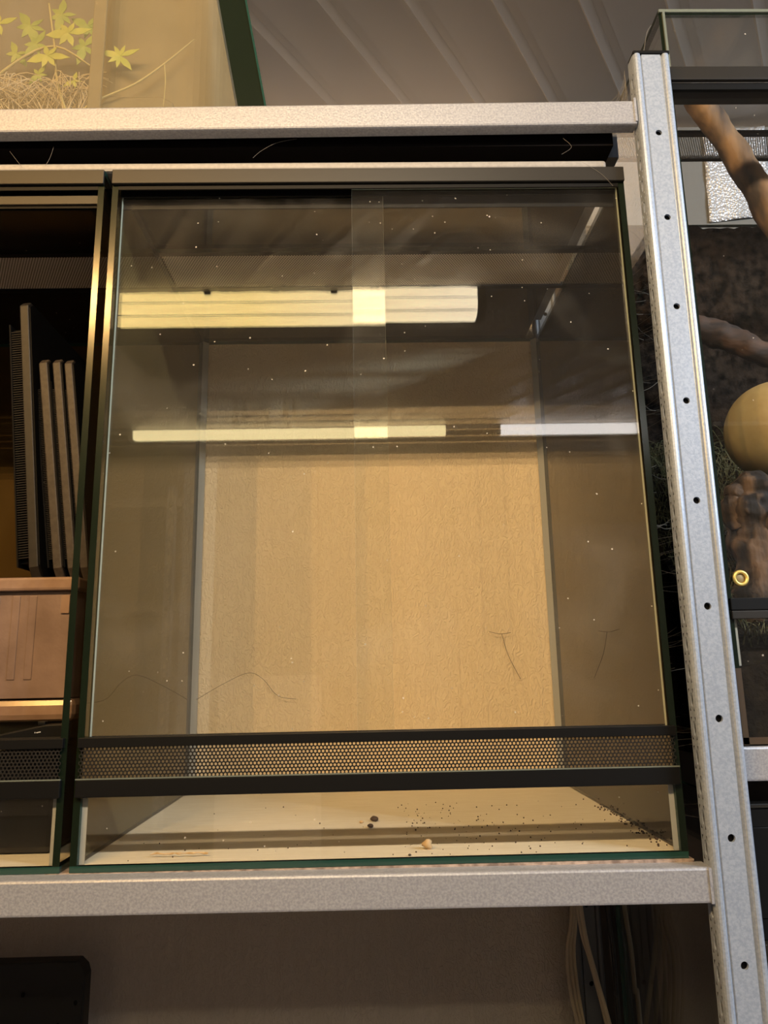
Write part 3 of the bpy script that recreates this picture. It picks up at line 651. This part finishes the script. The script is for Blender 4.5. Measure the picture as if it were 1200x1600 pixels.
tag(mesh('dry_moss', mb, 'moss'), 'wispy olive moss covering the soil in the planted terrarium', 'moss', kind='stuff')
tag(mesh('yellow_leaf_scrap', MB().prism([(.352,.186),(.357,.196),(.360,.193),(.358,.184),(.355,.176)],'y',.098,.0995), 'crumb_pale'), 'small pale leaf scrap in the moss left of the tan ball', 'leaf')
vs = []; NX, NZ = 14, 24
for k in range(NZ+1):
    for i in range(NX+1):
        f, h = i/NX, k/NZ
        vs.append((.557+.106*f+.006*h, .4285+.003*noise.noise((f*3,h*4,0)), .701+.012*f+.166*h))
n = NX+1
tag(mesh('foil_strip', MB().add(vs,[(j*n+i,j*n+i+1,(j+1)*n+i+1,(j+1)*n+i) for j in range(NZ) for i in range(NX)]), 'foil', solid=.0006, smooth=True), 'crinkled silver foil strip stuck upright behind the top of the planted terrarium', 'foil')

# ------------------------------------------------------------------ lower right tank
bz1 = -.112
t = thing('black_framed_tank', 'dark black framed tank below the planted terrarium at the right edge', 'tank', W(.58,.2,-.60))
mesh('frame', MB().box(.304,.86,.004,.02,bz1-.018,bz1).box(.304,.335,.004,.02,-.200,bz1-.018).box(.304,.86,.004,.02,-.215,-.200), 'black', t, bevel=.001)
mesh('frame_edge', MB().box(.306,.86,.0025,.004,bz1-.003,bz1-.001), 'strip', t)
mesh('mesh_panel', MB().box(.333,.86,.010,.012,-.200,bz1-.016), 'black_matt', t)
mesh('front_pane', MB().box(.304,.86,.006,.011,-.60,-.216,0,1,'y'), ['pane','edge'], t)
mesh('side_pane', MB().box(.3045,.310,.012,.38,-.60,bz1,0,1,'x'), ['pane','edge'], t)
mesh('inner_panel', MB().box(.312,.85,.03,.036,-.60,-.13), 'darkpanel', t)
mesh('base_pane', MB().box(.304,.86,.004,.38,-.606,-.60), 'edge', t)
mesh('shelf_board', MB().box(.302,1.10,.002,.40,-.63,-.607), 'board', rack)

# ------------------------------------------------------------------ below the lower shelf
t = thing('black_case', 'black plastic case with a cut corner under the lower shelf at the left', 'case', W(-.44,.40,-.601))
q = [(-.62,-.600),(-.3440,-.600),(-.3440,-.345),(-.3470,-.336),(-.3550,-.3285),(-.62,-.3285)]
mesh('case_body', MB().prism(q,'y',.34,.361), 'black_matt', t, bevel=.0015)
mesh('corner_panel', MB().prism([(-.3455,-.350),(-.3455,-.47),(-.470,-.47)],'y',.3380,.3405), 'black_matt', t)
for x,z in ((-.353,-.372),(-.372,-.395),(-.415,-.362)): mesh('rivet', MB().blob((x,.3380,z),(.0022,.001,.003),8,6), 'black', t)
tag(mesh('backing_board', MB().box(.262,1.05,.431,.442,-CZ,.62), 'darkpanel'), 'dark brown board standing against the wall behind the planted terrarium, carried up to darken the gap', 'board')  # upper part is added to keep the gap between the tanks dark
tag(mesh('wall_shade_sheet', MB().box(.262,1.05,.432,.441,.6205,.88), 'shade_sheet'), 'added grey sheet standing in for the dim wall above the dark board, behind the foil strip', 'sheet')  # added in front of the bright wall so it reads as shaded
def cable(pts, y, r, mat, label):
    P = [(x, y, z) for x, z in pts]
    tag(mesh('cable', MB().tube(P, r, 8, sub=6), mat, smooth=True), label, 'cable', 'cables hanging at the rear upright')
cable([(.252,-.20),(.2475,-.30),(.2385,-.345),(.2400,-.39),(.2480,-.44),(.262,-.55),(.262,-.9)], .376, .0022, 'cable', 'outermost left pale cable bulging beside the rear upright')
cable([(.255,-.20),(.2505,-.30),(.2430,-.345),(.2450,-.39),(.2525,-.44),(.267,-.55),(.267,-.9)], .378, .0022, 'cable', 'second pale cable from the left beside the rear upright')
cable([(.258,-.20),(.2540,-.30),(.2480,-.345),(.2500,-.39),(.2565,-.44),(.272,-.55),(.272,-.9)], .380, .0022, 'cable', 'third pale cable from the left, nearest the rear upright')
cable([(.252,-.20),(.2585,-.31),(.2690,-.365),(.2785,-.405),(.2860,-.44),(.31,-.55),(.315,-.9)], .366, .0028, 'cable', 'pale cable slanting across the front of the rear upright')
cable([(.249,-.20),(.2553,-.31),(.2640,-.350),(.2745,-.397),(.2830,-.44),(.306,-.55),(.311,-.9)], .372, .0018, 'cable', 'thin pale cable running alongside the slanting cable')
cable([(.292,-.20),(.2975,-.30),(.3010,-.35),(.3010,-.40),(.3015,-.44),(.303,-.9)], .392, .0030, 'cable_dark', 'dark cable hanging just right of the rear upright')
cable([(.300,-.20),(.3080,-.30),(.3135,-.35),(.3140,-.40),(.3170,-.44),(.318,-.9)], .393, .0040, 'cable_dark', 'thicker dark cable in front of the dark brown board')
cable([(.318,-.20),(.3210,-.30),(.3250,-.35),(.3260,-.40),(.3290,-.44),(.330,-.9)], .396, .0030, 'cable', 'pale cable furthest right beside the dark brown board')

# ------------------------------------------------------------------ cobwebs
def web(mb, a, b, sag, r=.00016, k=5):
    a, b = Vector(a), Vector(b); pts = []
    for i in range(k+1):
        p = a.lerp(b,i/k); p.z -= sag*4*(i/k)*(1-i/k); p += Vector((rnd.gauss(0,.0006),rnd.gauss(0,.0006),rnd.gauss(0,.0006))) if 0 < i < k else Vector()
        pts.append(p)
    mb.tube(pts, r, 4, sub=3, cap=False)
mb = MB()
for i in range(26):
    f = i/25; web(mb, (.2655,-.004,.592-.045*f), (.243-.0*f+.022*rnd.random(),-.004,.5455), .004+.004*rnd.random(), .00009)
for i in range(8): web(mb, (.2655,-.004,.548+.004*i), (.235+.004*rnd.random(),-.004,.5450), .002, .0001)
tag(mesh('cobweb', mb, 'web'), 'dusty cobweb stretched between the upright top and the upper beam', 'cobweb')
mb = MB()
for i in range(150):
    z = -.13+.60*rnd.random()
    if noise.noise((z*26,0,0)) < -.05: continue
    y0, y1 = rnd.uniform(.03,.20), rnd.uniform(.03,.20)
    web(mb, (.2560,y0,z), (.3085,y1,z+rnd.gauss(0,.012)), rnd.uniform(0,.010), rnd.choice((.00010,.00013,.00022)))
tag(mesh('dusty_cobwebs', mb, 'web'), 'dusty cobweb strands filling the gap between the empty and the planted terrarium', 'cobweb', kind='stuff')
def strand(pts, label, r=.00013): tag(mesh('web_strand', MB().tube(pts, r, 4, sub=6), 'web'), label, 'cobweb')
strand([(-.108,-.003,.4942),(-.100,-.003,.502),(-.085,-.004,.510),(-.065,-.004,.5145)], 'curved web thread in the dark gap left of centre')
strand([(-.309,-.002,.4872),(-.305,-.002,.497),(-.302,-.003,.508)], 'short web thread rising from the aluminium strip at the far left')
strand([(-.331,-.002,.486),(-.338,-.002,.495),(-.344,-.003,.503)], 'slanting web thread at the left photo edge in the dark gap')
strand([(.195,-.004,.4955),(.205,-.005,.503),(.197,-.006,.512)], 'web thread in the dark gap near the right end of the aluminium strip')
strand([(.215,-.004,.4865),(.232,-.004,.474),(.243,-.004,.4600)], 'web thread crossing the top right corner of the empty terrarium')
strand([(.283,-.01,.5995),(.292,-.005,.635),(.300,.0,.650)], 'long thread rising from the cap of the upright', .0002)

# ------------------------------------------------------------------ world, camera, view
w = bpy.data.worlds.new('room_world'); sc.world = w; w.use_nodes = True
w.node_tree.nodes['Background'].inputs[0].default_value = (0,0,0,1)
cam = bpy.data.cameras.new('camera'); co = bpy.data.objects.new('camera', cam); link(co); sc.camera = co
p, r, yw, f = .21077, -.019568, .02057, 1173.4
cp, sp = math.cos(p), math.sin(p)
F = Vector((math.sin(yw)*cp, math.cos(yw)*cp, sp)); rt = Vector((math.cos(yw),-math.sin(yw),0)); up_ = rt.cross(F)
R1 = rt*math.cos(r)+up_*math.sin(r); U1 = R1.cross(F)
co.matrix_world = Matrix(((R1.x,U1.x,-F.x,0),(R1.y,U1.y,-F.y,-.65),(R1.z,U1.z,-F.z,CZ),(0,0,0,1)))
cam.sensor_fit = 'VERTICAL'; cam.sensor_height = 36; cam.lens = 36*f/1600; cam.clip_start = .01
sc.view_settings.view_transform = 'Standard'; sc.view_settings.look = 'None'; sc.view_settings.gamma = 1; sc.view_settings.exposure = 0
sc.view_settings.use_curve_mapping = False
c = sc.cycles
c.transparent_max_bounces = 48; c.max_bounces = 10; c.glossy_bounces = 6; c.diffuse_bounces = 5; c.sample_clamp_indirect = 4
